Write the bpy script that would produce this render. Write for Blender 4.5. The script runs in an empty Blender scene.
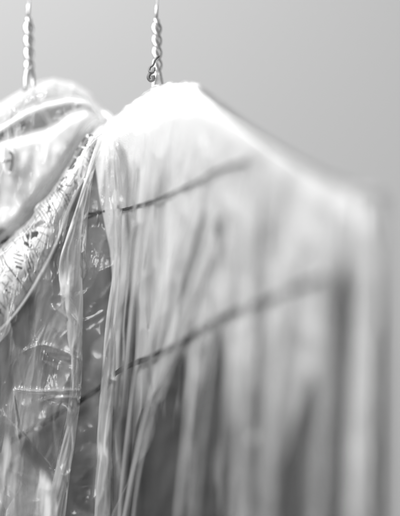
import bpy, math
import numpy as np
from mathutils import Vector

S = bpy.context.scene
COL = S.collection
R = math.radians
rng = np.random.default_rng(7)

# ---------------------------------------------------------------- layout scale
PXM = 0.0007                 # metres per photo pixel at the plane of focus
DIST = 0.28 * 100 / 24       # camera to plane of focus


def P(px, py, y):
    """photo position + real distance behind the plane of focus -> metres"""
    k = PXM * (DIST + y) / DIST
    return (px - 200.0) * k, y, (258.0 - py) * k


def interp(pts):
    a = np.array(pts, float)
    return lambda q: np.interp(q, a[:, 0], a[:, 1])


def smooth_interp(pts, it=6, n=400):
    a = np.array(pts, float)
    xs = np.linspace(a[0, 0], a[-1, 0], n)
    ys = np.interp(xs, a[:, 0], a[:, 1])
    for _ in range(it * 6):
        ys[1:-1] = (ys[:-2] + 2 * ys[1:-1] + ys[2:]) / 4
    return lambda q: np.interp(q, xs, ys)


def sstep(a, b, x):
    t = np.clip((x - a) / (b - a), 0, 1)
    return t * t * (3 - 2 * t)


def vnoise(x, y, seed=0):
    r = np.random.default_rng(seed)
    tab = r.random((256, 256))
    xi = np.floor(x).astype(int); yi = np.floor(y).astype(int)
    fx = x - xi; fy = y - yi
    fx = fx * fx * fx * (fx * (fx * 6 - 15) + 10); fy = fy * fy * fy * (fy * (fy * 6 - 15) + 10)
    g = lambda i, j: tab[i % 256, j % 256]
    return ((g(xi, yi) * (1 - fx) + g(xi + 1, yi) * fx) * (1 - fy)
            + (g(xi, yi + 1) * (1 - fx) + g(xi + 1, yi + 1) * fx) * fy)


def fbm(x, y, seed=0, o=3):
    s = 0; a = 1; n = 0
    for k in range(o):
        s = s + a * vnoise(x * 2 ** k, y * 2 ** k, seed + k); n += a; a *= .5
    return s / n


def seg_dist(x, y, pts):
    """distance to a polyline and position 0..1 along it"""
    best = np.full(x.shape, 1e9); along = np.zeros(x.shape)
    n = len(pts) - 1
    for i in range(n):
        (ax, ay), (bx, by) = pts[i][:2], pts[i + 1][:2]
        dx, dy = bx - ax, by - ay
        t = np.clip(((x - ax) * dx + (y - ay) * dy) / (dx * dx + dy * dy + 1e-9), 0, 1)
        d = np.hypot(x - ax - t * dx, y - ay - t * dy)
        m = d < best
        best = np.where(m, d, best); along = np.where(m, (i + t) / n, along)
    return best, along


# ---------------------------------------------------------------- materials
def mat(name, col, rough=.8, spec=.3, sheen=0.0, bump=0.0, bscale=900, metallic=0.0, var=.0, weave=False):
    m = bpy.data.materials.new(name); m.use_nodes = True
    nt = m.node_tree; b = nt.nodes['Principled BSDF']
    b.inputs['Base Color'].default_value = (col, col, col, 1)
    b.inputs['Roughness'].default_value = rough
    b.inputs['Specular IOR Level'].default_value = spec
    b.inputs['Metallic'].default_value = metallic
    b.inputs['Sheen Weight'].default_value = sheen
    tc = nt.nodes.new('ShaderNodeTexCoord')
    if var:
        n = nt.nodes.new('ShaderNodeTexNoise'); n.inputs['Scale'].default_value = 60; n.inputs['Detail'].default_value = 6
        nt.links.new(tc.outputs['Object'], n.inputs['Vector'])
        r = nt.nodes.new('ShaderNodeMapRange')
        r.inputs['To Min'].default_value = col * (1 - var); r.inputs['To Max'].default_value = col * (1 + var)
        nt.links.new(n.outputs['Fac'], r.inputs['Value']); nt.links.new(r.outputs['Result'], b.inputs['Base Color'])
    if bump:
        n = nt.nodes.new('ShaderNodeTexNoise'); n.inputs['Scale'].default_value = bscale; n.inputs['Detail'].default_value = 3
        nt.links.new(tc.outputs['Object'], n.inputs['Vector'])
        bp = nt.nodes.new('ShaderNodeBump'); bp.inputs['Strength'].default_value = bump; bp.inputs['Distance'].default_value = .001
        nt.links.new(n.outputs['Fac'], bp.inputs['Height']); nt.links.new(bp.outputs['Normal'], b.inputs['Normal'])
    return m


def film_mat(name, k, rough=.16, bump=.35, kvar=.5, gl=.5, milk_sheen=.36):
    """clear polythene: a little milky haze that thickens where the sheet is seen edge-on, plus gloss"""
    m = bpy.data.materials.new(name); m.use_nodes = True
    nt = m.node_tree; nt.nodes.clear(); N = nt.nodes.new; L = nt.links.new
    out = N('ShaderNodeOutputMaterial')
    tc = N('ShaderNodeTexCoord')
    geo = N('ShaderNodeNewGeometry')
    n1 = N('ShaderNodeTexNoise'); n1.inputs['Scale'].default_value = 260; n1.inputs['Detail'].default_value = 4
    mp = N('ShaderNodeMapping'); mp.inputs['Scale'].default_value = (1, 1, .35)
    L(tc.outputs['Object'], mp.inputs['Vector']); L(mp.outputs['Vector'], n1.inputs['Vector'])
    bp = N('ShaderNodeBump'); bp.inputs['Strength'].default_value = bump; bp.inputs['Distance'].default_value = .0012
    L(n1.outputs['Fac'], bp.inputs['Height'])
    dot = N('ShaderNodeVectorMath'); dot.operation = 'DOT_PRODUCT'
    L(geo.outputs['Normal'], dot.inputs[0]); L(geo.outputs['Incoming'], dot.inputs[1])
    ab = N('ShaderNodeMath'); ab.operation = 'ABSOLUTE'; L(dot.outputs['Value'], ab.inputs[0])
    mx = N('ShaderNodeMath'); mx.operation = 'MAXIMUM'; mx.inputs[1].default_value = .07; L(ab.outputs[0], mx.inputs[0])
    inv = N('ShaderNodeMath'); inv.operation = 'DIVIDE'; inv.inputs[0].default_value = 1.0; L(mx.outputs[0], inv.inputs[1])
    # milkiness varies a little along the drawn film
    n2 = N('ShaderNodeTexNoise'); n2.inputs['Scale'].default_value = 55; n2.inputs['Detail'].default_value = 3
    mp2 = N('ShaderNodeMapping'); mp2.inputs['Scale'].default_value = (1, 1, .12)
    L(tc.outputs['Object'], mp2.inputs['Vector']); L(mp2.outputs['Vector'], n2.inputs['Vector'])
    kr = N('ShaderNodeMapRange'); kr.inputs['From Min'].default_value = .3; kr.inputs['From Max'].default_value = .7
    kr.inputs['To Min'].default_value = 1 - k * (1 - kvar); kr.inputs['To Max'].default_value = 1 - k * (1 + kvar)
    L(n2.outputs['Fac'], kr.inputs['Value'])
    at = N('ShaderNodeAttribute'); at.attribute_name = 'milk_sheen'  # extra haze from the mesh: pleat whitening and painted sheens
    mk = N('ShaderNodeMath'); mk.operation = 'MULTIPLY'; mk.inputs[1].default_value = milk_sheen; L(at.outputs['Fac'], mk.inputs[0])
    m1 = N('ShaderNodeMath'); m1.operation = 'SUBTRACT'; m1.use_clamp = True; L(kr.outputs['Result'], m1.inputs[0]); L(mk.outputs[0], m1.inputs[1])
    pw = N('ShaderNodeMath'); pw.operation = 'POWER'; L(m1.outputs[0], pw.inputs[0]); L(inv.outputs[0], pw.inputs[1])
    al = N('ShaderNodeMath'); al.operation = 'SUBTRACT'; al.inputs[0].default_value = 1; L(pw.outputs[0], al.inputs[1])
    df = N('ShaderNodeBsdfDiffuse'); df.inputs['Color'].default_value = (.93, .93, .93, 1)
    tl = N('ShaderNodeBsdfTranslucent'); tl.inputs['Color'].default_value = (.93, .93, .93, 1)
    body = N('ShaderNodeMixShader'); body.inputs[0].default_value = .5
    L(df.outputs[0], body.inputs[1]); L(tl.outputs[0], body.inputs[2])
    tr = N('ShaderNodeBsdfTransparent'); tr.inputs['Color'].default_value = (.985, .985, .985, 1)
    a = N('ShaderNodeMixShader'); L(al.outputs[0], a.inputs[0]); L(tr.outputs[0], a.inputs[1]); L(body.outputs[0], a.inputs[2])
    fr = N('ShaderNodeFresnel'); fr.inputs['IOR'].default_value = 1.5; L(bp.outputs['Normal'], fr.inputs['Normal'])
    fm = N('ShaderNodeMath'); fm.operation = 'MULTIPLY'; fm.inputs[1].default_value = gl; fm.use_clamp = True; L(fr.outputs[0], fm.inputs[0])
    gs = N('ShaderNodeBsdfGlossy'); gs.inputs['Roughness'].default_value = rough; L(bp.outputs['Normal'], gs.inputs['Normal'])
    f = N('ShaderNodeMixShader'); L(fm.outputs[0], f.inputs[0]); L(a.outputs[0], f.inputs[1]); L(gs.outputs[0], f.inputs[2])
    L(f.outputs[0], out.inputs['Surface'])
    return m


M_wall = mat('painted_plaster', .62, .9, .2, bump=.15, bscale=220, var=.03)
M_white = mat('white_cotton', .86, .85, .2, sheen=.15, bump=.25, bscale=1400)
M_blouse = mat('white_crepe', .66, .85, .2, sheen=.1, bump=.3, bscale=1200, var=.04)
M_pale = mat('pale_voile', .66, .8, .25, sheen=.15, bump=.3, bscale=1100, var=.05)
M_grey = mat('grey_satin', .21, .6, .4, sheen=.05, bump=.25, bscale=1300, var=.12)
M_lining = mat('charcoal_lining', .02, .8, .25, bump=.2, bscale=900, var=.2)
M_cord = mat('black_cord', .012, .7, .3, bump=.6, bscale=2600)
M_metal = mat('galvanised_wire', .55, .30, .5, metallic=.8, bump=.1, bscale=800, var=.08)
M_tie = mat('dark_wire_tie', .12, .5, .4, metallic=.3, bump=.3, bscale=1500)
M_band = mat('dark_woven_band', .035, .8, .2, bump=.5, bscale=2000, var=.5)
M_film = film_mat('clear_polythene', .042, .20, .15, .45, gl=1.1)
M_film3 = film_mat('doubled_polythene', .10, .20, .15, .4, gl=1.4, milk_sheen=.30)
M_film4 = film_mat('gathered_polythene', .012, .25, .25, .4, gl=.3, milk_sheen=.27)
M_film2 = film_mat('hazy_polythene', .12, .2, .3, .35)

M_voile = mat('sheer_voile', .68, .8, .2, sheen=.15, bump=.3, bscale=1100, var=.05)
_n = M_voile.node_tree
_ga = _n.nodes.new('ShaderNodeAttribute'); _ga.attribute_name = 'gather_shade'  # opacity from the mesh: gathers plus fold shade, over the dark lining
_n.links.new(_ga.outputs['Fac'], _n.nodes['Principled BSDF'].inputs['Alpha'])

# white cloth with a dark print: the ink is an attribute drawn on the collar mesh
M_print = mat('printed_white_cotton', .86, .8, .2, sheen=.1, bump=.25, bscale=1400)
_nt = M_print.node_tree
_at = _nt.nodes.new('ShaderNodeAttribute'); _at.attribute_name = 'ink'
_mr = _nt.nodes.new('ShaderNodeMapRange'); _mr.inputs['To Min'].default_value = .86; _mr.inputs['To Max'].default_value = .035
_nt.links.new(_at.outputs['Fac'], _mr.inputs['Value'])
_nt.links.new(_mr.outputs['Result'], _nt.nodes['Principled BSDF'].inputs['Base Color'])


# ---------------------------------------------------------------- object helpers
def link(name, me, m, parent=None):
    o = bpy.data.objects.new(name, me); COL.objects.link(o)
    me.materials.append(m)
    if parent is not None:
        o.parent = parent
        o.matrix_parent_inverse = parent.matrix_world.inverted()
    return o


def empty(name, loc, label, cat, group=None):
    o = bpy.data.objects.new(name, None); COL.objects.link(o)
    o.location = loc; o.empty_display_size = .02
    o['label'] = label; o['category'] = cat
    if group: o['group'] = group
    bpy.context.view_layer.update()
    return o


def grid_mesh(name, X, Y, Z, m, parent=None, keep=None, attr=None, thick=0.0):
    nr, nc = X.shape
    v = np.stack([X.ravel(), Y.ravel(), Z.ravel()], 1)
    i = np.arange(nr * nc).reshape(nr, nc)
    f = np.stack([i[:-1, :-1], i[1:, :-1], i[1:, 1:], i[:-1, 1:]], -1).reshape(-1, 4)
    if keep is not None:
        kf = (keep[:-1, :-1] & keep[1:, :-1] & keep[1:, 1:] & keep[:-1, 1:]).ravel()
        f = f[kf]
    me = bpy.data.meshes.new(name)
    me.from_pydata(v.tolist(), [], f.tolist())
    me.polygons.foreach_set('use_smooth', np.ones(len(f), bool))
    if attr:
        a = me.attributes.new(attr[0], 'FLOAT', 'POINT'); a.data.foreach_set('value', attr[1].ravel().astype(np.float32))
    me.update()
    o = link(name, me, m, parent)
    if thick:
        md = o.modifiers.new('thickness', 'SOLIDIFY'); md.thickness = thick; md.offset = 0
    return o


def catmull(pts, n=10):
    p = np.array(pts, float); out = []
    for i in range(len(p) - 1):
        p0 = p[max(i - 1, 0)]; p1 = p[i]; p2 = p[i + 1]; p3 = p[min(i + 2, len(p) - 1)]
        for t in np.linspace(0, 1, n, endpoint=False):
            out.append(.5 * ((2 * p1) + (-p0 + p2) * t + (2 * p0 - 5 * p1 + 4 * p2 - p3) * t * t + (-p0 + 3 * p1 - 3 * p2 + p3) * t ** 3))
    out.append(p[-1]); return np.array(out)


def resample(pts, n):
    p = catmull(pts, 14)
    d = np.concatenate([[0], np.cumsum(np.hypot(*(p[1:, :2] - p[:-1, :2]).T))]); q = np.linspace(0, d[-1], n)
    return np.stack([np.interp(q, d, p[:, k]) for k in range(p.shape[1])], 1)


def tube_geo(path, rad, nseg=12, V=None, F=None):
    V = [] if V is None else V; F = [] if F is None else F
    path = np.array(path, float); n = len(path)
    rad = np.full(n, rad) if np.isscalar(rad) else np.array(rad)
    base = len(V)
    ref = Vector((0, 1, 0)); prev = None
    for k in range(n):
        t = Vector(path[min(k + 1, n - 1)] - path[max(k - 1, 0)]).normalized()
        if prev is None:
            u = t.cross(ref)
            if u.length < 1e-4: u = t.cross(Vector((1, 0, 0)))
        else:
            u = prev - t * prev.dot(t)
        u.normalize(); w = t.cross(u); prev = u
        for j in range(nseg):
            a = 2 * math.pi * j / nseg
            q = Vector(path[k]) + (u * math.cos(a) + w * math.sin(a)) * float(rad[k])
            V.append(tuple(q))
    for k in range(n - 1):
        for j in range(nseg):
            a = base + k * nseg + j; b = base + k * nseg + (j + 1) % nseg
            F.append((a, b, b + nseg, a + nseg))
    F.append(tuple(base + j for j in range(nseg))[::-1])
    F.append(tuple(base + (n - 1) * nseg + j for j in range(nseg)))
    return V, F


def mesh_obj(name, V, F, m, parent=None):
    me = bpy.data.meshes.new(name); me.from_pydata(V, [], F)
    me.polygons.foreach_set('use_smooth', np.ones(len(F), bool)); me.update()
    return link(name, me, m, parent)


# ================================================================= the wall behind
def wall():
    xs = np.linspace(-4, 4, 3); zs = np.linspace(-3, 4, 3)
    X, Z = np.meshgrid(xs, zs); Y = np.full(X.shape, 2.6)
    o = grid_mesh('wall', X, Y, Z, M_wall)
    o['kind'] = 'structure'; o['label'] = 'plain grey plaster wall far out of focus behind the hanging clothes'
    o['category'] = 'wall'


wall()

# ================================================================= front garment (dress)
Yg = smooth_interp([(-80, .012), (0, .012), (92, .012), (112, .002), (130, -.014), (157, -.034), (200, -.070), (240, -.098), (300, -.138), (375, -.180), (420, -.205)], 5)
# upper outline of the garment (shoulder, neck, shoulder)
yt = smooth_interp([(-80, 330), (-20, 268), (0, 250), (23, 228), (38, 208), (52, 193), (58, 183), (71, 164), (83, 143), (92, 134), (110, 123), (130, 106), (157, 88), (180, 83), (198, 85),
                    (212, 97), (230, 109), (260, 131), (300, 158), (330, 174), (347, 181), (358, 184), (371, 186), (385, 194), (420, 225)], 1)
Rr = smooth_interp([(-80, 10), (60, 10), (95, 12), (125, 17), (160, 19), (195, 18), (215, 16), (240, 13), (300, 10), (420, 10)], 3)
Dp = smooth_interp([(-80, .010), (60, .010), (100, .014), (150, .032), (200, .034), (300, .03), (420, .028)], 3)

dress = empty('printed_dress', P(157, 560, .05), 'pale long dress with printed white collar and dark cord lines, hanging inside the clear plastic', 'dress')


def shell(us, y_end, front_step, off=0.0, top_lift=0.0, back_rows=8, arc_rows=14, back_gap=0.0):
    """rows run from the back hem over the shoulder arc and down the front; returns px, py, depth and the front mask"""
    us = np.asarray(us, float)
    T = yt(us) - top_lift * (1 - .95 * sstep(205, 235, us)) + (fbm(us / 9, us * 0, 44) - .5) * 6 * (top_lift > 0) * sstep(235, 200, us); A = Rr(us); D = Dp(us) + off * .5; Y0 = Yg(us) - off
    rows_p, rows_y, fr = [], [], []
    for t in np.linspace(0, 1, back_rows, endpoint=False):
        rows_p.append(y_end + (T + A - y_end) * t); rows_y.append(Y0 + 2 * D + back_gap); fr.append(0)
    for ph in np.linspace(math.pi, 0, arc_rows, endpoint=False):
        rows_p.append(T + A - A * math.sin(ph)); rows_y.append(Y0 + D - D * math.cos(ph)); fr.append(.5)
    n = int((y_end - 90) / front_step)
    for t in np.linspace(0, 1, n):
        rows_p.append((T + A) + (y_end - T - A) * t); rows_y.append(Y0 + 0 * us); fr.append(1)
    py = np.array(rows_p); yy = np.array(rows_y); px = np.tile(us, (len(rows_p), 1))
    F = np.tile(np.array(fr)[:, None], (1, len(us)))
    return px, py, yy, F


def Pgrid(px, py, base, extra=0.0):
    k = PXM * (DIST + base) / DIST
    return (px - 200) * k, base + extra, (258 - py) * k


# deep folds in the pale cloth: path (px, py, half width), depth, fold shade put in as thinned cloth
FOLDS = [
    ([(133, 270, 1), (131, 310, 9), (129, 350, 9), (127, 400, 11), (124, 460, 14), (120, 600, 15)], .022, .95),
    ([(188, 335, 1), (176, 385, 13), (163, 430, 30), (154, 500, 42), (148, 600, 42)], .050, 1.3),
    ([(221, 300, 1), (215, 375, 10), (211, 430, 20), (214, 516, 27), (214, 600, 24)], .045, 1.0),
    ([(264, 160, 2), (263, 260, 6), (262, 400, 7), (262, 490, 5)], .010, .38),
    ([(316, 360, 1), (309, 420, 12), (303, 470, 20), (299, 530, 25), (297, 600, 28)], .050, .72),
    ([(346, 250, 3), (347, 310, 12), (347, 400, 14), (344, 455, 14), (337, 520, 16), (333, 600, 18)], .055, .98),
    ([(209, 190, 2), (200, 240, 6), (186, 300, 8), (178, 350, 4)], .016, .50),
    ([(221, 190, 2), (223, 230, 7), (226, 275, 2)], .016, .50),
    ([(277, 165, 4), (279, 205, 15), (275, 265, 5)], .010, .34),
    ([(240, 150, 1), (236, 190, 5), (244, 260, 2)], .009, .2),
    ([(327, 220, 1), (325, 320, 6), (322, 420, 4)], .012, .35),
    ([(152, 215, 1), (148, 270, 6), (150, 330, 3)], .010, .3),
    ([(170, 150, 1), (162, 200, 6), (160, 260, 2)], .008, .25),
    ([(248, 330, 1), (245, 430, 9), (244, 600, 12)], .012, .35),
]


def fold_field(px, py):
    dep = np.zeros(px.shape); thin = np.zeros(px.shape)  # thin: fold shade, put in as lowered cloth opacity
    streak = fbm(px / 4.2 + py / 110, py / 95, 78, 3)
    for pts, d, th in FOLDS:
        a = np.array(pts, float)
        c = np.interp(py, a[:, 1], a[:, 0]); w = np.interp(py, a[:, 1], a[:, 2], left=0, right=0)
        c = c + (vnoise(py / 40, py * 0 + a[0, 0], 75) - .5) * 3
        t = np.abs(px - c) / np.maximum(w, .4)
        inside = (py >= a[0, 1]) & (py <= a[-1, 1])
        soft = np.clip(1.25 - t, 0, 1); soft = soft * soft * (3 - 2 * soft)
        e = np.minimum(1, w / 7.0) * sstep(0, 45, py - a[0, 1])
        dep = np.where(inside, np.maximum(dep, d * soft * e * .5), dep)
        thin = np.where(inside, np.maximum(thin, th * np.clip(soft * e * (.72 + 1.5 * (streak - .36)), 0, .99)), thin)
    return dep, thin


def draped_front():
    us = np.arange(108, 372, .8)
    px, py, yy, F = shell(us, 600, 2.0, 0.0)
    px = px + np.interp(py, [130, 150, 200, 250, 300, 400, 516, 600], [-12, -15, -8, 2, 6, 4, -1, -4]) * sstep(150, 108, px) * (F == 1)
    fr = sstep(0, 40, py - (yt(px) + Rr(px))) * (F == 1)
    dep, thin = fold_field(px, py)
    rip = (fbm(px / 17 + py / 260, py / 150, 11) - .5) * (.007 + .012 * sstep(260, 480, py)) * fr + (fbm(px / 6 + py / 130, py / 70, 12) - .5) * .006 * fr
    ex = np.where(F == 1, dep + rip, 0)
    # the right-hand side seam turns back
    ex = ex + .05 * sstep(352, 371, px) ** 2 * (F == 1)
    X, Y, Z = Pgrid(px, py, yy, ex)
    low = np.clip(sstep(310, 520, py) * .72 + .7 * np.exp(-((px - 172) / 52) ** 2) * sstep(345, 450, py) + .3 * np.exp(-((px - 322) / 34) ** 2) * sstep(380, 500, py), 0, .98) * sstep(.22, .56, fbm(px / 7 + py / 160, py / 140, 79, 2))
    gather_shade = np.where(F == 1, np.clip(1 - np.maximum(thin, low), .02, 1), 1 - .3 * sstep(270, 310, px) * sstep(362, 345, px) * (F == .5))  # folds, lower cloth and right shoulder thinned to darken: shade put into opacity
    grid_mesh('draped_front', X, Y, Z, M_voile, dress, attr=('gather_shade', gather_shade))


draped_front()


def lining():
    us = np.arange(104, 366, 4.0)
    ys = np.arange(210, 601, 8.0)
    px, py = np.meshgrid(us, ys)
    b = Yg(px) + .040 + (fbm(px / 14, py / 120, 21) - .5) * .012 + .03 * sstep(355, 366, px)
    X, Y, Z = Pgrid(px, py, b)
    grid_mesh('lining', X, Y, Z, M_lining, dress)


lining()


def bodice():
    us = np.arange(-70, 122, 1.5)
    ys = np.linspace(0, 1, 220)
    px, t = np.meshgrid(us, ys)
    top = np.maximum(yt(px) + 8, 138)
    py = top + (600 - top) * t
    b = Yg(px) + .006 + (fbm(px / 26 + 3, py / 90, 31) - .5) * .012 * sstep(0, .1, t) + .012 * sstep(100, 122, px)
    X, Y, Z = Pgrid(px, py, b)
    grid_mesh('bodice_panel', X, Y, Z, M_grey, dress)


bodice()


def yoke():
    # thick white cotton over neck and shoulder: from behind the ridge to the front edge line
    low = smooth_interp([(84, 150), (100, 138), (118, 131), (140, 126), (165, 118), (190, 108), (210, 105), (225, 120), (250, 139), (280, 163), (310, 184), (340, 205)], 1)
    us = np.arange(90, 246, 1.5)
    T = yt(us) - 2.0 + 7 * sstep(214, 246, us) + (fbm(us / 7, us * 0, 43) - .5) * 6 * sstep(235, 200, us); A = np.maximum(Rr(us), low(us) - T); D = Dp(us) + .004
    rp, ry = [], []
    for ph in np.linspace(math.pi * .95, 0, 34):
        rp.append(T + A - A * math.sin(ph)); ry.append(Yg(us) - .004 + D - D * math.cos(ph))
    px = np.tile(us, (len(rp), 1)); py = np.array(rp); b = np.array(ry)
    ph = np.linspace(math.pi * .95, 0, 34)[:, None]
    b = b + .010 * np.clip(1 - ph / .55, 0, 1) ** 2 + .012 * sstep(222, 246, px)
    bump = (fbm(px / 9, py / 9, 41) - .5) * .006 + (fbm(px / 22, py / 30, 42) - .5) * .006
    X, Y, Z = Pgrid(px, py, b, bump)
    grid_mesh('yoke', X, Y, Z, M_white, dress)


yoke()


def sleeve():
    # the far sleeve: a soft tube hanging from the shoulder end
    n = 40; ring = 28
    V, F = [], []
    ys = np.concatenate([np.linspace(187, 222, 12), np.linspace(230, 600, n)])
    for k, y in enumerate(ys):
        cx = np.interp(y, [180, 200, 260, 400, 600], [371, 371, 367, 363, 358])
        w = np.interp(y, [180, 187, 196, 222, 300, 600], [2, 5, 12, 13, 11.5, 13])
        for j in range(ring):
            a = 2 * math.pi * j / ring
            rr = 1 + .12 * math.sin(3 * a + y * .01) * min(1, (y - 180) / 60) + .06 * math.sin(5 * a - y * .02)
            V.append(P(cx + w * rr * math.cos(a), y, -.158 + w * rr * math.sin(a) * .0009))
    for k in range(len(ys) - 1):
        for j in range(ring):
            a = k * ring + j; b = k * ring + (j + 1) % ring
            F.append((a, a + ring, b + ring, b))
    F.append(tuple(range(ring)))
    mesh_obj('sleeve', V, F, M_white, dress)


sleeve()


# ---- printed collar
def collar():
    Lp = [(87, 134.5), (83, 141), (78, 150), (71, 163), (65, 172), (58, 182), (52, 192), (38, 206), (31, 219), (23, 227), (12, 237), (0, 250), (-14, 264), (-60, 300)]
    Rp = [(104, 136), (98, 148), (88, 168), (77, 191), (65, 219), (55, 246), (42, 272), (26, 299), (8, 322), (-14, 342), (-60, 380)]
    L = resample(Lp, 320); Q = resample(Rp, 320)
    n = 70
    t = np.linspace(0, 1, n)[None, :]
    px = L[:, 0:1] * (1 - t) + Q[:, 0:1] * t; py = L[:, 1:2] * (1 - t) + Q[:, 1:2] * t
    wob = (vnoise(py / 9, py * 0, 52) - .5) * 3.0
    px = px + wob * (1 - t) ** 2
    b = .006 - .007 * np.sin(np.pi * t) + (fbm(px / 14, py / 14, 51, 2) - .5) * .0025 + .006 * t ** 6
    ink = np.zeros(px.shape)

    def stroke(x0, y0, x1, y1, w, d=1.0):
        nonlocal ink
        dd, _ = seg_dist(px, py, [(x0, y0), (x1, y1)])
        wv = w / 2 * (.75 + .5 * vnoise(px / 1.6, py / 1.6, 60))
        ink = np.maximum(ink, min(1, d * 1.3) * sstep(wv + .45, wv - .45, dd))

    def blank(x0, y0, x1, y1, w):
        nonlocal ink
        dd, _ = seg_dist(px, py, [(x0, y0), (x1, y1)])
        ink = ink * sstep(w / 2 - .4, w / 2 + .4, dd)

    # dark band blocks down the outer edge
    for (x, y, x2, y2, w) in [(90, 136, 93, 135.5, 2.2), (86, 140.5, 83.5, 146.5, 6.0), (80.5, 149.5, 78, 155.5, 6.0), (74.5, 160, 71.5, 166.5, 6.2), (69, 169.5, 72, 169, 2)]:
        stroke(x, y, x2, y2, w, .8)
    for (x, y, x2, y2) in [(78, 146, 90, 149.5), (72, 156.5, 86, 159), (86, 136, 80, 141)]:
        blank(x, y, x2, y2, 1.8)
    for (x, y, x2, y2, w) in [(61, 181, 67, 177, 1.5), (60, 185, 64, 187, 1.6), (65, 182, 68, 184, 1), (59, 188, 63, 191, 1.3), (57, 192, 60, 190, 1.0)]:
        stroke(x, y, x2, y2, w, .75)
    # woven patch
    for (x, y, x2, y2, w, d) in [(33, 227.5, 42, 222.5, 4.5, .6), (29.5, 236.5, 36, 233.5, 6.5, .8), (26, 243.5, 30, 246, 4.2, .85), (40, 226, 46, 227, 3, .35)]:
        stroke(x, y, x2, y2, w, d)
    for (x, y, x2, y2) in [(26, 232, 46, 229), (24, 240.5, 42, 242), (31, 222, 30, 246)]:
        blank(x, y, x2, y2, 1.5)
    for (x, y, x2, y2, w, d) in [
            (36, 209, 49, 228, 1.2, .55), (39, 207, 53, 226, .9, .4), (20, 228, 44, 214, .9, .35), (22, 232, 27, 246, .9, .45), (14, 254, 22, 256, 1.5, .8),
            (14, 258, 23, 261, 1.3, .7), (15, 262, 21, 264, 1.3, .8), (17, 267, 21, 268, 2.6, .95), (16, 250, 20, 252, 1.2, .5), (22, 246, 34, 288, .9, .45),
            (5, 262, 22, 285, 1.6, .7), (22, 285, 29, 297, 1.2, .5), (2, 256, 9, 268, 1.2, .45), (8, 276, 12, 281, 1.5, .5), (30, 252, 40, 258, 1, .35),
            (0, 290, 8, 299, 1.0, .3), (12, 300, 17, 306, 1.1, .3), (0, 245, 6, 252, 1.1, .5), (75, 178, 72, 188, .8, .35), (50, 205, 58, 216, .8, .3), (56, 200, 62, 210, .7, .25)]:
        stroke(x, y, x2, y2, w, d)
    for (x, y, x2, y2, w, d) in [(45, 214, 52, 211, 1.6, .5), (47, 219, 55, 216, 1.2, .45), (40, 232, 48, 236, 1.6, .5), (38, 239, 45, 244, 1.4, .45), (28, 250, 36, 249, 1.8, .5), (30, 262, 38, 262, 1.4, .4), (28, 268, 37, 271, 1.4, .4), (6, 272, 13, 270, 1.8, .5), (10, 288, 18, 291, 1.4, .45), (-2, 300, 6, 309, 1.6, .5), (2, 282, 7, 287, 1.5, .5), (12, 240, 18, 246, 1.2, .5), (56, 190, 66, 196, 1.1, .35), (66, 186, 60, 204, 1.0, .35), (70, 172, 78, 176, 1.3, .45)]:
        stroke(x, y, x2, y2, w, d)
    # scribbled leaf outlines all over
    a = np.abs(fbm(px / 10, py / 10, 63, 2) - .5)
    c = sstep(.018, .006, a) * (.5 + .5 * sstep(.42, .58, fbm(px / 13, py / 13, 64, 2))) * sstep(.04, .12, t) * sstep(1, .8, t)
    ink = np.maximum(ink, c)
    # woven check: short dark picks in patches across the band
    al = np.linspace(0, 1, 320)[:, None] * 300
    patch = sstep(.42, .50, fbm(al / 14 + t * .4, t * 2.6 + al * 0, 65, 2)) * sstep(1, .86, t) * sstep(0, .05, t)
    pick = sstep(.1, .5, np.sin(al * 2 * np.pi / 4.6 + 1.5 * np.sin(t * 5))) * sstep(.25, .5, vnoise(al / 3, t * 5, 66))
    ink = np.maximum(ink, patch * pick * (.55 + .5 * vnoise(al / 7, t * 4, 67)))
    warp = sstep(.86, .97, np.sin(t * 2 * np.pi * 4.3 + .6 * np.sin(al / 9))) * sstep(.45, .6, fbm(al / 20, t * 2, 68, 2))
    ink = np.maximum(ink, warp * .6 * sstep(1, .86, t))
    ink = np.clip(np.maximum(ink, .22 * sstep(.5, .58, fbm(al / 16, t * 3, 69, 2))), 0, 1)
    X, Y, Z = Pgrid(px, py, b)
    c = grid_mesh('printed_collar', X, Y, Z, M_print, dress, attr=('ink', ink), thick=.0010)
    # rolled hem along the inner edge
    path = [P(x, y, .0055) for x, y in Q]
    rad = .0010 + .0001 * np.sin(np.arange(len(path)) * .05)
    V, F = tube_geo(path, rad, 10)
    mesh_obj('hem', V, F, M_white, c)


collar()


# ---- dark cords sewn across the dress
def cord(pts, w, seed, gap=.004):
    p = catmull(pts, 14)
    r = np.random.default_rng(seed)
    nz = np.convolve(r.normal(0, 1, len(p) + 8), np.ones(5) / 5, 'same')[4:-4]
    path = [P(x, y + nz[i] * .5, float(Yg(x)) - gap) for i, (x, y) in enumerate(p)]
    lump = 1 + .35 * np.convolve(r.random(len(p) + 8) > .8, np.ones(4) / 2.2, 'same')[4:-4]
    V, F = tube_geo(path, w / 2 * PXM * lump * 1.05, 8)
    return mesh_obj('trim_cord', V, F, M_cord, dress)


cord([(74, 214.5), (88, 214), (104, 211), (118, 210), (131, 208), (160, 198.5), (195, 183), (222, 169), (246, 162)], 2.6, 1)
cord([(44, 241), (60, 232), (74, 224.5), (90, 217), (104, 211.5)], 2.0, 2)
cord([(-30, 461), (-5, 450), (18, 437), (43, 423), (75, 404), (97, 390), (115, 374), (131, 365), (165, 350.5), (185, 340.5), (200, 330), (235, 312), (270, 299), (300, 286), (322, 278)], 4.3, 3)


# ================================================================= clear plastic over the dress
bag = empty('garment_bag', P(157, 90, .05), 'crumpled clear plastic cover over the long dress, falling in shiny vertical pleats', 'garment bag', 'plastic covers over the clothes')

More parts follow.
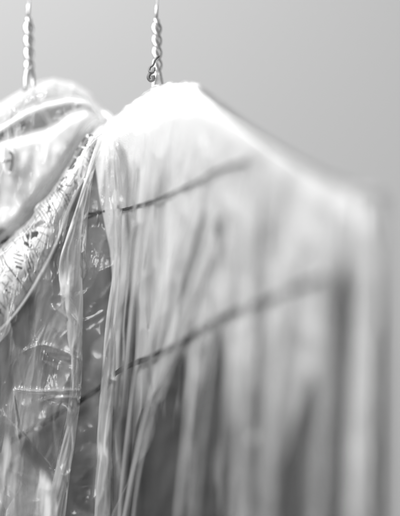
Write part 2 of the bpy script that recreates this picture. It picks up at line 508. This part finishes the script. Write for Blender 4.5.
# S-pleats: path (px, py, half width) - the sheet doubles back on itself
PLEATS = [
    ([(116, 120, 5), (119, 200, 5), (118, 250, 6), (112, 330, 8), (109, 400, 9), (106, 600, 11)], .0045),
    ([(58, 250, 3), (66, 290, 10), (76, 330, 12), (79, 365, 7), (75, 400, 9), (66, 450, 13), (56, 530, 15), (50, 600, 15)], .0045),
    ([(97, 130, 2), (92, 165, 4), (86, 220, 4), (84, 280, 3), (82, 330, 2)], .003),
    ([(226, 175, 3), (210, 240, 5), (191, 300, 6), (168, 375, 7), (146, 440, 8), (118, 530, 8), (100, 600, 8)], .006),
    ([(212, 290, 3), (201, 350, 8), (189, 430, 10), (182, 520, 11), (178, 600, 12)], .007),
    ([(214, 330, 3), (206, 390, 6), (200, 450, 8), (196, 600, 9)], .005),
    ([(250, 190, 4), (247, 300, 9), (243, 420, 12), (240, 600, 13)], .008),
    ([(290, 215, 4), (282, 320, 9), (272, 430, 13), (268, 600, 13)], .008),
    ([(330, 250, 4), (327, 330, 8), (324, 430, 9), (318, 600, 9)], .008),
    ([(140, 140, 3), (133, 240, 5), (129, 330, 6), (126, 400, 5), (122, 520, 5)], .005),
    ([(168, 200, 2), (160, 290, 4), (148, 380, 5), (138, 470, 4)], .004),
    ([(22, 470, 3), (10, 510, 8), (0, 600, 9)], .004),
]
# sharp creases: polyline, width px, height m
CREASES = [
    ([(46, 305), (60, 326), (74, 352)], 1.8, -.0030),
    ([(30, 318), (40, 345), (68, 366)], 2.2, .0022),
    ([(22, 352), (46, 345), (72, 360)], 2.4, -.0022),
    ([(14, 389), (40, 391), (76, 388)], 1.8, -.0032),
    ([(14, 389), (17, 412), (20, 440)], 1.6, -.0026),
    ([(40, 402), (58, 396), (74, 399)], 2.0, -.0024),
    ([(42, 412), (48, 400), (72, 406)], 1.8, .0024),
    ([(50, 416), (44, 470), (54, 468)], 1.6, -.0022),
    ([(60, 405), (57, 440), (50, 470)], 2.0, -.0028),
    ([(56, 468), (48, 500), (40, 560)], 2.2, -.0035),
    ([(88, 300), (82, 380), (72, 450), (62, 520)], 1.4, -.0022),
    ([(90, 180), (95, 190), (104, 186)], 1.1, -.0014),
    ([(112, 270), (106, 281), (98, 300)], 1.1, -.0016),
    ([(100, 310), (94, 320), (88, 322)], 1.0, -.0012),
    ([(116, 130), (122, 170), (124, 250), (118, 350), (114, 516)], 1.3, -.0026),
    ([(104, 140), (108, 200), (113, 260)], 1.3, -.0018),
    ([(62, 250), (72, 275), (80, 310), (82, 345)], 1.4, -.0024),
    ([(72, 225), (78, 260), (82, 300)], 1.2, -.0018),
    ([(60, 240), (66, 215), (84, 178)], 1.4, -.0018),
    ([(80, 215), (74, 250), (78, 280)], 1.2, .0016),
    ([(100, 330), (96, 420), (90, 516)], 1.3, -.0016),
    ([(78, 470), (83, 480), (80, 495), (76, 505)], 1.3, -.0022),
    ([(70, 468), (76, 476), (84, 470)], 1.3, -.0020),
    ([(82, 420), (76, 430), (74, 445)], 1.1, -.0016),
    ([(150, 150), (138, 230), (134, 280)], 1.8, -.0020),
    ([(186, 150), (178, 210), (170, 260)], 2.2, -.0020),
    ([(200, 130), (205, 170), (200, 220)], 2.4, -.0020),
]


def cells(x, y, seed):
    """distance to the nearest point of a jittered lattice (unit cells)"""
    r = np.random.default_rng(seed); ox = r.random((128, 128)); oy = r.random((128, 128))
    xi = np.floor(x).astype(int); yi = np.floor(y).astype(int); best = np.full(x.shape, 9.0)
    for di in (-1, 0, 1):
        for dj in (-1, 0, 1):
            a = (xi + di); b = (yi + dj)
            d = (a + ox[a % 128, b % 128] - x) ** 2 + (b + oy[a % 128, b % 128] - y) ** 2
            best = np.minimum(best, d)
    return best


def crumple(px, py, seed):
    """sheet pushed into shallow facets that meet in sharp creases (metres towards the viewer)"""
    wx = px + (fbm(px / 30, py / 60, seed, 2) - .5) * 26; wy = py + (fbm(px / 30, py / 40, seed + 1, 2) - .5) * 50
    a = cells(wx / 21 + wy / 120, wy / 78, seed + 2); b = cells(wx / 9 - wy / 90, wy / 46, seed + 3)
    c = cells(wx / 4.2 + wy / 40, wy / 26, seed + 4)
    return a * .0058 + b * .0016 + c * .0003


def film_main():
    us = np.concatenate([np.arange(-60, 132, .7), np.arange(132, 250, 1.1), np.arange(250, 372, 1.6), np.linspace(372, 400, 26)])
    px, py, yy, F = shell(us, 600, 1.15, .012 + .011 * sstep(118, 88, us), 3.5, 6, 14, .01)
    fr = sstep(-4, 26, py - (yt(px) + Rr(px))) * (F == 1)
    ex = np.zeros(px.shape); dx = np.zeros(px.shape); milk_sheen = np.zeros(px.shape)
    for pts, h in PLEATS:
        a = np.array(pts, float)
        c = np.interp(py, a[:, 1], a[:, 0]) + (vnoise(py / 40, py * 0 + a[0, 0], 71) - .5) * 2
        w = np.interp(py, a[:, 1], a[:, 2])
        fade = sstep(a[0, 1], a[0, 1] + 45, py) * sstep(a[-1, 1] + 2, a[-1, 1] - 60, py) if a[-1, 1] < 590 else sstep(a[0, 1], a[0, 1] + 45, py)
        t = (px - c) / w
        dx -= 2.4 * w * t * np.exp(-t * t / 2) * fade * fr
        ex += h * t * np.exp(-t * t / 4) * fade * fr
        milk_sheen = np.maximum(milk_sheen, np.exp(-t * t / .35) * fade * fr * .8 * (.6 + .8 * vnoise(px / 2.5, py / 60, 73)))
    for pts, w, h in CREASES:
        q = np.array(pts); lo = q.min(0) - 14; hi = q.max(0) + 14
        m = (px > lo[0]) & (px < hi[0]) & (py > lo[1]) & (py < hi[1])
        d = np.full(px.shape, 99.0); al = np.zeros(px.shape)
        d[m], al[m] = seg_dist(px[m], py[m], catmull(pts, 6))
        prof = np.exp(-np.abs(d / w) ** 1.3)
        milk_sheen = np.maximum(milk_sheen, .35 * np.exp(-(d / (w * .7)) ** 2) * np.minimum(1, np.minimum(al, 1 - al) * 5) * fr)
        ex += h * prof * np.minimum(1, np.minimum(al, 1 - al) * 6 + .15) * fr
    # fine crinkle, strongest in the loose plastic on the left
    n = fbm(px / 12 + py / 90, py / 60, 81, 2); rid = 1 - np.abs(2 * n - 1)
    n2 = fbm(px / 4.2 + py / 30, py / 22, 82, 2); rid2 = (1 - np.abs(2 * n2 - 1)) ** 3
    left = sstep(150, 90, px)
    ex += (rid - .7) * (-.0045) * fr * (1 - .45 * left) + rid2 * (-.0006) * fr * (.25 + .75 * left)
    ex -= 1.3 * crumple(px, py, 300) * fr * (.22 + .78 * sstep(140, 100, px))
    patch = fbm(px / 24 + py / 80, py / 60 - px / 90, 85, 2)
    milk_sheen = np.maximum(milk_sheen, (.30 + .25 * sstep(60, 20, px)) * sstep(.47, .54, patch) * sstep(.74, .58, patch) * sstep(118, 100, px) * fr)  # broad highlights painted as patches of whiter film
    for (ax, ay), (bx, by), (cx, cy), v in [((58, 262), (44, 330), (74, 352), .75), ((46, 318), (16, 354), (74, 356), .6), ((20, 352), (74, 354), (46, 386), .45), ((16, 390), (76, 389), (56, 410), .7), ((76, 389), (50, 402), (54, 466), .6), ((-10, 458), (54, 470), (-10, 580), .75), ((54, 468), (22, 540), (48, 560), .8)]:  # fan-shaped sheens painted into the film's haze
        s1 = (bx - ax) * (py - ay) - (by - ay) * (px - ax); s2 = (cx - bx) * (py - by) - (cy - by) * (px - bx); s3 = (ax - cx) * (py - cy) - (ay - cy) * (px - cx)
        sg = np.sign((bx - ax) * (cy - ay) - (by - ay) * (cx - ax))
        w = sstep(0, 260, np.minimum(np.minimum(s1 * sg, s2 * sg), s3 * sg))
        ang = np.arctan2(px - ax, py - ay + 1e-6)
        milk_sheen = np.maximum(milk_sheen, v * w * (.25 + .9 * sstep(.35, .7, vnoise(ang * 9, px * 0 + ax, 87))) * fr)
    spark = .8 * sstep(12, 5, np.abs(px - np.interp(py, [130, 300, 516], [104, 97, 80]))) * (sstep(330, 280, py) + sstep(455, 475, py))
    n3 = fbm(px / 3.0, py / 5.0, 84, 2)
    ex += (1 - np.abs(2 * n3 - 1)) ** 4 * (-.0004) * fr * spark
    ex += (fbm(px / 34 + py / 300, py / 190, 83, 2) - .5) * .016 * fr * sstep(60, 150, px)
    # the bag's far side turns back round the sleeve
    turn = sstep(376, 400, px)
    dx -= (px - 388) * (px > 388) * .95
    ex += .07 * turn ** 2 * (F > 0)
    X, Y, Z = Pgrid(px + dx, py, yy, ex)
    o = grid_mesh('plastic_sheet', X, Y, Z, M_film, bag, attr=('milk_sheen', milk_sheen))
    # plies where the sheet is folded over on itself
    def ply(L, Q, m, dep, seed, n=44, amp=.003, straight=False, soft=False):
        if straight:
            L = [tuple(np.array(L[i]) + (np.array(L[i + 1]) - np.array(L[i])) * f) for i in range(len(L) - 1) for f in (0, .08, .5, .92)] + [L[-1]]
            Q = [tuple(np.array(Q[i]) + (np.array(Q[i + 1]) - np.array(Q[i])) * f) for i in range(len(Q) - 1) for f in (0, .08, .5, .92)] + [Q[-1]]
        L = resample(L, 190); Q = resample(Q, 190)
        t = np.linspace(0, 1, n)[None, :]
        qx = L[:, 0:1] * (1 - t) + Q[:, 0:1] * t; qy = L[:, 1:2] * (1 - t) + Q[:, 1:2] * t
        b = dep + Yg(qx) - .002 * np.sin(np.pi * t) + (1 - np.abs(2 * fbm(t * 2.2 + qy / 110, qy / 80, seed, 2) - 1)) * -amp + .003 * (t ** 8 + (1 - t) ** 8) - (0 if soft else 1.3) * crumple(qx, qy, seed + 40)
        mk = np.maximum(t ** 10, (1 - t) ** 10) * .8 + 1.0 * sstep(.10, .02, np.abs(fbm(t * 2.4 + qy / 70, qy / 60, seed + 5, 2) - .5)) + .3 * sstep(.5, .8, vnoise(t * 5 + qy / 120, qy / 130, seed + 6))
        if m is M_film3:
            mk = mk + .55 * sstep(370, 430, qy) * sstep(.5, .2, np.abs(t - .5)) + .35 * sstep(.55, .9, t) * sstep(380, 330, qy) + .55 * np.exp(-((qy - 300) / 55) ** 2) * vnoise(t * 5 + qy / 60, qy / 50, seed + 8)
        if straight:
            mk = mk * .35
        if soft:
            mk = np.sin(np.pi * t) ** 1.6 * (.35 + .9 * fbm(t * 3 + qy / 160, qy / 120, seed + 7, 2)) * np.minimum(1, np.linspace(0, 1, 190)[:, None] * 4) * (1 if L[-1, 1] > 590 else np.minimum(1, np.linspace(1, 0, 190)[:, None] * 3))
        X, Y, Z = Pgrid(qx, qy, b)
        grid_mesh('folded_ply', X, Y, Z, m, bag, attr=('milk_sheen', mk))
    ply([(98, 137), (89, 165), (77, 205), (67, 235), (59, 265), (61, 300), (67, 335), (71, 368), (66, 420), (53, 480), (44, 530), (38, 600)],
        [(104, 137), (96, 165), (86, 200), (81, 240), (82, 275), (83, 305), (82, 335), (79, 372), (76, 420), (67, 480), (59, 530), (52, 600)], M_film3, -.027, 121)
    ply([(106, 132), (112, 180), (114, 230), (113, 270), (106, 320), (102, 370), (98, 420), (96, 460), (94, 516), (92, 600)],
        [(114, 132), (119, 180), (120, 230), (121, 270), (117, 320), (115, 370), (112, 420), (111, 460), (110, 516), (108, 600)], M_film3, -.022, 131)
    for seed, w0, pts in [(161, 2.8, [(223, 200), (196, 275), (162, 362), (140, 440), (124, 520), (108, 600)]),
                          (171, 3.6, [(204, 285), (196, 350), (187, 430), (178, 516), (172, 600)]),
                          (181, 1.4, [(172, 345), (156, 400), (140, 470), (132, 530), (126, 600)]),
                          (191, 3.0, [(140, 330), (132, 400), (124, 470), (119, 530), (116, 600)]),
                          (201, 3.0, [(222, 275), (213, 350), (204, 430), (196, 516), (190, 600)]),
                          (241, 7.0, [(252, 200), (248, 300), (242, 420), (238, 600)]),
                          (251, 6.0, [(290, 220), (282, 320), (272, 430), (268, 600)]),
                          (261, 2.5, [(150, 150), (140, 230), (130, 330), (122, 420)]),
                          (271, 2.0, [(200, 150), (184, 220), (160, 300), (140, 380)]),
                          (281, 2.2, [(240, 160), (226, 240), (214, 330), (206, 420)]),
                          (221, 5.0, [(330, 260), (326, 380), (321, 460), (316, 600)]),
                          (231, 2.2, [(186, 150), (176, 210), (163, 280), (150, 340)])]:
        n = len(pts)
        ply([(x - w0 * min(1, .25 + k * .45), y) for k, (x, y) in enumerate(pts)], [(x + w0 * min(1, .25 + k * .45), y) for k, (x, y) in enumerate(pts)], M_film4, -.020, seed, 20, .0012, soft=True)
    ply([(14, 389), (17, 405), (22, 430)], [(75, 388), (70, 404), (52, 468)], M_film, -.026, 151, 50, .003, True)
    # the loose lower corner lies over the sheet as a second layer
    us = np.arange(-60, 58, .8); ts = np.linspace(0, 1, 150)
    qx, t = np.meshgrid(us, ts)
    e0 = np.interp(qx, [-60, -10, 20, 50, 58], [372, 398, 430, 463, 490])
    qy = e0 + (600 - e0) * t
    b = -.018 + (fbm(qx / 12, qy / 40, 91) - .5) * .008 - .004 * np.exp(-((qx - 48) / 6) ** 2)
    b += .005 * np.sin(qx / 6.5 + qy / 60) - 1.2 * crumple(qx, qy, 330)
    X, Y, Z = Pgrid(qx, qy, b)
    mk = .25 * np.exp(-(t / .012) ** 2) + sstep(.07, .20, t) * (.75 + 1.0 * np.exp(-((qx - 44) / 8) ** 2) + .7 * sstep(.48, .62, fbm(qx / 10 + qy / 70, qy / 60, 93, 2)))  # broad highlights on the flap painted as extra haze
    grid_mesh('loose_flap', X, Y, Z, M_film4, bag, attr=('milk_sheen', mk))


film_main()

# ================================================================= the white blouse behind, on the left
blouse = empty('white_blouse', P(28, 560, .07), 'white blouse in hazy plastic on the left hanger, behind the long dress', 'blouse')


def blouse_parts():
    top = smooth_interp([(-70, 172), (-30, 152), (0, 141), (25, 134), (45, 130), (58, 123), (70, 113), (85, 108), (100, 113), (115, 125), (135, 150), (150, 190)], 1)
    us = np.arange(-66, 150, 2.0)
    T = top(us)
    rp, ry = [], []
    D, A = .022, 12.0
    for ph in np.linspace(math.pi * .6, 0, 14, endpoint=False):
        rp.append(T + A - A * math.sin(ph)); ry.append(.016 + D - D * math.cos(ph) + 0 * us)
    for t in np.linspace(0, 1, 120):
        rp.append(T + A + (600 - T - A) * t); ry.append(.016 + .03 * t + 0 * us)
    px = np.tile(us, (len(rp), 1)); py = np.array(rp); b = np.array(ry)
    ex = (fbm(px / 26 + 5, py / 40, 101) - .5) * .022 * sstep(0, 40, py - T) + .035 * sstep(-25, 15, py - yt(px))
    X, Y, Z = Pgrid(px, py, b, ex)
    front = grid_mesh('front_panel', X, Y, Z, M_blouse, blouse, thick=.001)
    # back with its standing neck edge
    top2 = smooth_interp([(-70, 168), (-30, 143), (0, 127), (25, 111), (45, 103), (70, 98), (90, 101), (110, 116), (150, 170)], 1)
    T = top2(us); rp, ry = [], []
    for t in np.linspace(0, 1, 60):
        y = 1.0 * t
        rp.append(T + (600 - T) * y ** 1.6); ry.append(.085 + 0 * us - .052 * np.exp(-(t / .12)) + .006 * sstep(.1, 0, t))
    px = np.tile(us, (len(rp), 1)); py = np.array(rp); b = np.array(ry)
    X, Y, Z = Pgrid(px, py, b)
    grid_mesh('back_panel', X, Y, Z, M_white, blouse, thick=.0016)
    # rolled white neck edge
    xs = np.arange(-40, 112, 3.0)
    V, F = tube_geo([P(x, float(top2(x)) + 3.0, .022) for x in xs], .0017, 10)
    mesh_obj('neck_edge', V, F, M_white, blouse)
    # dark woven band inside the neck
    us2 = np.linspace(-14, 26, 60); ts = np.linspace(0, 1, 14)
    qx, t = np.meshgrid(us2, ts)
    e = np.interp(qx, [-14, 0, 26], [138, 130, 122]); qy = e + t * np.interp(qx, [-14, 10, 26], [11, 10, 5])
    qb = .026 + .0012 * np.sin(qx * 2.2) + .004 * t
    X, Y, Z = Pgrid(qx, qy, qb)
    band = grid_mesh('neck_band', X, Y, Z, M_band, blouse, thick=.001)
    V, F = [], []
    for x in (-8, -3, 6, 9.5, 15, 19):
        yy0 = float(np.interp(x, [-14, 0, 26], [138, 130, 122]))
        tube_geo([P(x - .6, yy0 - .5, .0235), P(x, yy0 + 5, .0235), P(x + .5, yy0 + 11, .0255)], .0006, 8, V, F)
    mesh_obj('stitching', V, F, M_white, band)
    # little metal fastener on a white loop
    V, F = tube_geo([P(x, y, .012) for x, y in catmull([(5, 146), (4, 158), (6, 171), (10, 174), (13, 168), (13.5, 156), (12.5, 147)], 6)], .0014, 8)
    loop = mesh_obj('loop', V, F, M_white, blouse)
    V, F = tube_geo([P(x, y, .009) for x, y in catmull([(2.5, 161.5), (6, 161), (11, 160.5)], 5)], .0010, 8)
    tube_geo([P(x, y, .009) for x, y in catmull([(9.5, 152), (12.3, 155), (12, 162), (10.5, 169), (9.5, 170.5)], 5)], [.0009] * 20 + [.0013], 8, V, F)
    mesh_obj('fastener', V, F, M_tie, loop)
    # cord line on the blouse
    V, F = tube_geo([P(x, y, .026) for x, y in catmull([(-40, 228), (-5, 219), (20, 212), (44, 204), (70, 192)], 8)], .0009, 8)
    mesh_obj('trim_cord', V, F, M_cord, blouse)
    # dark button at the sleeve edge
    V, F = [], []
    ring = 20
    for (rr, d) in [(0.01, -.0020), (.5, -.0022), (.78, -.003), (.95, -.0028), (1.0, -.0015), (1.0, .001), (.01, .001)]:
        for j in range(ring):
            a = 2 * math.pi * j / ring
            V.append(P(2.5 + 6.2 * rr * math.cos(a), 235.5 + 7.2 * rr * math.sin(a), .016 + d))
    for k in range(6):
        for j in range(ring):
            a = k * ring + j; b2 = k * ring + (j + 1) % ring
            F.append((a, b2, b2 + ring, a + ring))
    mesh_obj('button', V, F, M_cord, blouse)


blouse_parts()

bag2 = empty('garment_bag', P(50, 80, .06), 'hazy plastic cover puffed into a dome over the white blouse on the left', 'garment bag', 'plastic covers over the clothes')


def film_blouse():
    top = smooth_interp([(-80, 150), (-40, 122), (0, 105), (25, 91), (40, 83), (55, 80), (75, 84), (92, 95), (106, 113), (118, 140), (130, 185)], 1)
    us = np.arange(-70, 126, 1.4)
    T = top(us); A, D = 16.0, .045
    rp, ry = [], []
    for t in np.linspace(0, 1, 8, endpoint=False):
        rp.append(600 + (T + A - 600) * t); ry.append(.002 + 2 * D + 0 * us)
    for ph in np.linspace(math.pi, 0, 26, endpoint=False):
        rp.append(T + A - A * math.sin(ph)); ry.append(.002 + D - D * math.cos(ph) + 0 * us)
    for t in np.linspace(0, 1, 200):
        rp.append(T + A + (600 - T - A) * t); ry.append(.002 - .003 * t + 0 * us)
    px = np.tile(us, (len(rp), 1)); py = np.array(rp); b = np.array(ry)
    ex = (fbm(px / 30, py / 36, 111) - .5) * .012 + (1 - np.abs(2 * fbm(px / 14, py / 22, 112) - 1)) * -.003 - 1.3 * crumple(px * .7, py, 340) + .035 * sstep(-22, 6, py - yt(px)) * (b < .04)
    X, Y, Z = Pgrid(px, py, b, ex)
    grid_mesh('plastic_sheet', X, Y, Z, M_film2, bag2)


film_blouse()


# ================================================================= wire hangers
def hanger(x0, ytop, pitch, nb, y0, ydep, label, spread, back, slope):
    root = empty('wire_hanger', P(x0, y0, ydep), label, 'clothes hanger', 'twisted wire hangers')
    r = 2.6
    # two wires twisted round each other
    V, F = [], []
    y_end = ytop + pitch * nb
    for s in (0, math.pi):
        path = []
        for t in np.linspace(0, 1, 90):
            y = ytop + (y_end - ytop) * t
            a = s + math.pi * nb * t + .6
            rr = r * (.25 + .75 * min(1, t * 8 + .35))
            path.append((np.array(P(x0 + rr * math.cos(a) + .8 * t, y, ydep)) + np.array((0, rr * PXM * math.sin(a), 0))))
        rad = r * PXM * np.interp(np.linspace(0, 1, 90), [0, .05, .95, 1], [.6, 1, 1, .95])
        tube_geo(path, rad, 14, V, F)
    mesh_obj('twisted_neck', V, F, M_metal, root)
    # hook: thin rod upwards, then the crook over the rail above the picture
    pts = [(x0 + .3, ytop + 2), (x0 + .8, ytop - 10), (x0 + .9, ytop - 30), (x0 + 1.0, ytop - 70)]
    path = [P(x, y, ydep) for x, y in pts]
    top = np.array(path[-1]); rad_h = .016
    for a in np.linspace(0, math.pi * 1.15, 18)[1:]:
        path.append(tuple(top + np.array((0, rad_h * (1 - math.cos(a)), rad_h * math.sin(a)))))
    V, F = tube_geo(catmull(path, 5), .00055, 10)
    mesh_obj('hook', V, F, M_metal, root)
    # cut end of the second wire
    V, F = tube_geo([P(x0 - .6, ytop + 3, ydep), P(x0 - .3, ytop - 6, ydep), P(x0 + .2, ytop - 14, ydep - .0003)], [.0011, .0010, .0006], 10)
    mesh_obj('wire_end', V, F, M_metal, root)
    # arms that spread out into the shoulders
    for sgn, dyy in ((-1, 0), (1, 0)):
        pts = [(x0 + .8 + sgn * 1.2, y_end - 1.5, ydep - sgn * .001), (x0 + .8 + sgn * 3.4, y_end + 9, ydep), (x0 + 1 + sgn * 4.6, y_end + 24, ydep),
               (x0 + 1 + sgn * 9, y_end + 36, ydep + back * .6), (x0 + sgn * spread * .6, y_end + 62, ydep + back + sgn * spread * slope * .6), (x0 + sgn * spread, y_end + 96, ydep + back + sgn * spread * slope)]
        V, F = tube_geo(catmull([P(*q) for q in pts], 8), np.interp(np.linspace(0, 1, 41), [0, .15, 1], [2.8 * PXM, 2.5 * PXM, 2.2 * PXM]), 12)
        mesh_obj('shoulder_wire', V, F, M_metal, root)
    return root


hanger(28.5, 18, 12.6, 4, 70, .019, 'twisted pale wire hanger neck rising out of the domed plastic of the white blouse', 46, .016, .0)
hanger(156.5, 19, 12.0, 4.6, 75, .008, 'twisted pale wire hanger neck above the long dress, with a dark tie hooked on it', 60, .012, -.0008)

tie = empty('wire_tie', P(152.5, 71.5, -.012), 'small dark curled wire tie clinging to the side of the right hanger neck', 'wire tie')
V, F = tube_geo([P(x, y, d) for x, y, d in catmull([(158.5, 56.5, -.013), (155.5, 59.5, -.015), (153.5, 64.5, -.014), (150, 67.5, -.014), (149.5, 71.5, -.015), (153.5, 71.5, -.016), (154.5, 67.5, -.015)], 7)], .00085, 10)
mesh_obj('wire_curl', V, F, M_tie, tie)
V, F = tube_geo([P(x, y, d) for x, y, d in catmull([(153.5, 71.5, -.015), (150, 73.5, -.014), (148.5, 77.5, -.014), (150.5, 80.5, -.014), (153.5, 79.5, -.015), (153, 75.5, -.015)], 7)], .0013, 10)
mesh_obj('wire_knot', V, F, M_tie, tie)

# ================================================================= light
W = bpy.data.worlds.new('World'); S.world = W; W.use_nodes = True
wn = W.node_tree; bg = wn.nodes['Background']; bg.inputs['Strength'].default_value = .62
_tc = wn.nodes.new('ShaderNodeTexCoord'); _dp = wn.nodes.new('ShaderNodeVectorMath'); _dp.operation = 'DOT_PRODUCT'
_dp.inputs[1].default_value = (-.62, -.25, .74)
wn.links.new(_tc.outputs['Generated'], _dp.inputs[0])
_cr = wn.nodes.new('ShaderNodeValToRGB'); _e = _cr.color_ramp.elements
_e[0].position = 0; _e[0].color = (.08, .08, .08, 1); _e[1].position = 1; _e[1].color = (1.3, 1.3, 1.3, 1)  # added gradient, bright at upper left, to vary the film's reflections
_x = _e.new(.5); _x.color = (.21, .21, .21, 1); _x = _e.new(.72); _x.color = (.7, .7, .7, 1)
_mm = wn.nodes.new('ShaderNodeMapRange'); _mm.inputs['From Min'].default_value = -1
wn.links.new(_dp.outputs['Value'], _mm.inputs['Value']); wn.links.new(_mm.outputs['Result'], _cr.inputs['Fac'])
wn.links.new(_cr.outputs['Color'], bg.inputs['Color'])


def area(name, loc, aim, size, power, shape='DISK'):
    l = bpy.data.lights.new(name, 'AREA'); l.shape = shape; l.size = size; l.energy = power; l.color = (1, 1, 1)
    o = bpy.data.objects.new(name, l); COL.objects.link(o); o.location = loc
    o.rotation_euler = (Vector(aim) - Vector(loc)).to_track_quat('-Z', 'Y').to_euler()
    return o


area('key_lamp', (-.42, -.16, .80), (0, .08, .08), .30, 9.5)
area('added_front_fill', (-.62, -.85, .60), (.05, -.08, .02), .7, 11.5)  # unseen fill added to brighten the front of the dress
area('added_wall_fill', (-1.05, 1.15, 1.75), (-.45, 2.6, .65), .8, 27)  # unseen lamp added to grade the wall from upper left

# ================================================================= camera
cd = bpy.data.cameras.new('camera'); cam = bpy.data.objects.new('camera', cd); COL.objects.link(cam)
cam.location = (0, -DIST, 0); cam.rotation_euler = (R(90), 0, 0)
cd.sensor_fit = 'HORIZONTAL'; cd.sensor_width = 24; cd.lens = 100
cd.clip_start = .05; cd.clip_end = 50
cd.dof.use_dof = True; cd.dof.focus_distance = DIST - .011; cd.dof.aperture_fstop = 0.76
S.camera = cam

S.view_settings.view_transform = 'Standard'; S.view_settings.look = 'None'
S.view_settings.exposure = 0.27; S.view_settings.gamma = 1
S.render.engine = 'CYCLES'
S.cycles.transparent_max_bounces = 32; S.cycles.max_bounces = 10; S.cycles.transmission_bounces = 8
S.cycles.use_denoising = True
S.cycles.sample_clamp_indirect = 6
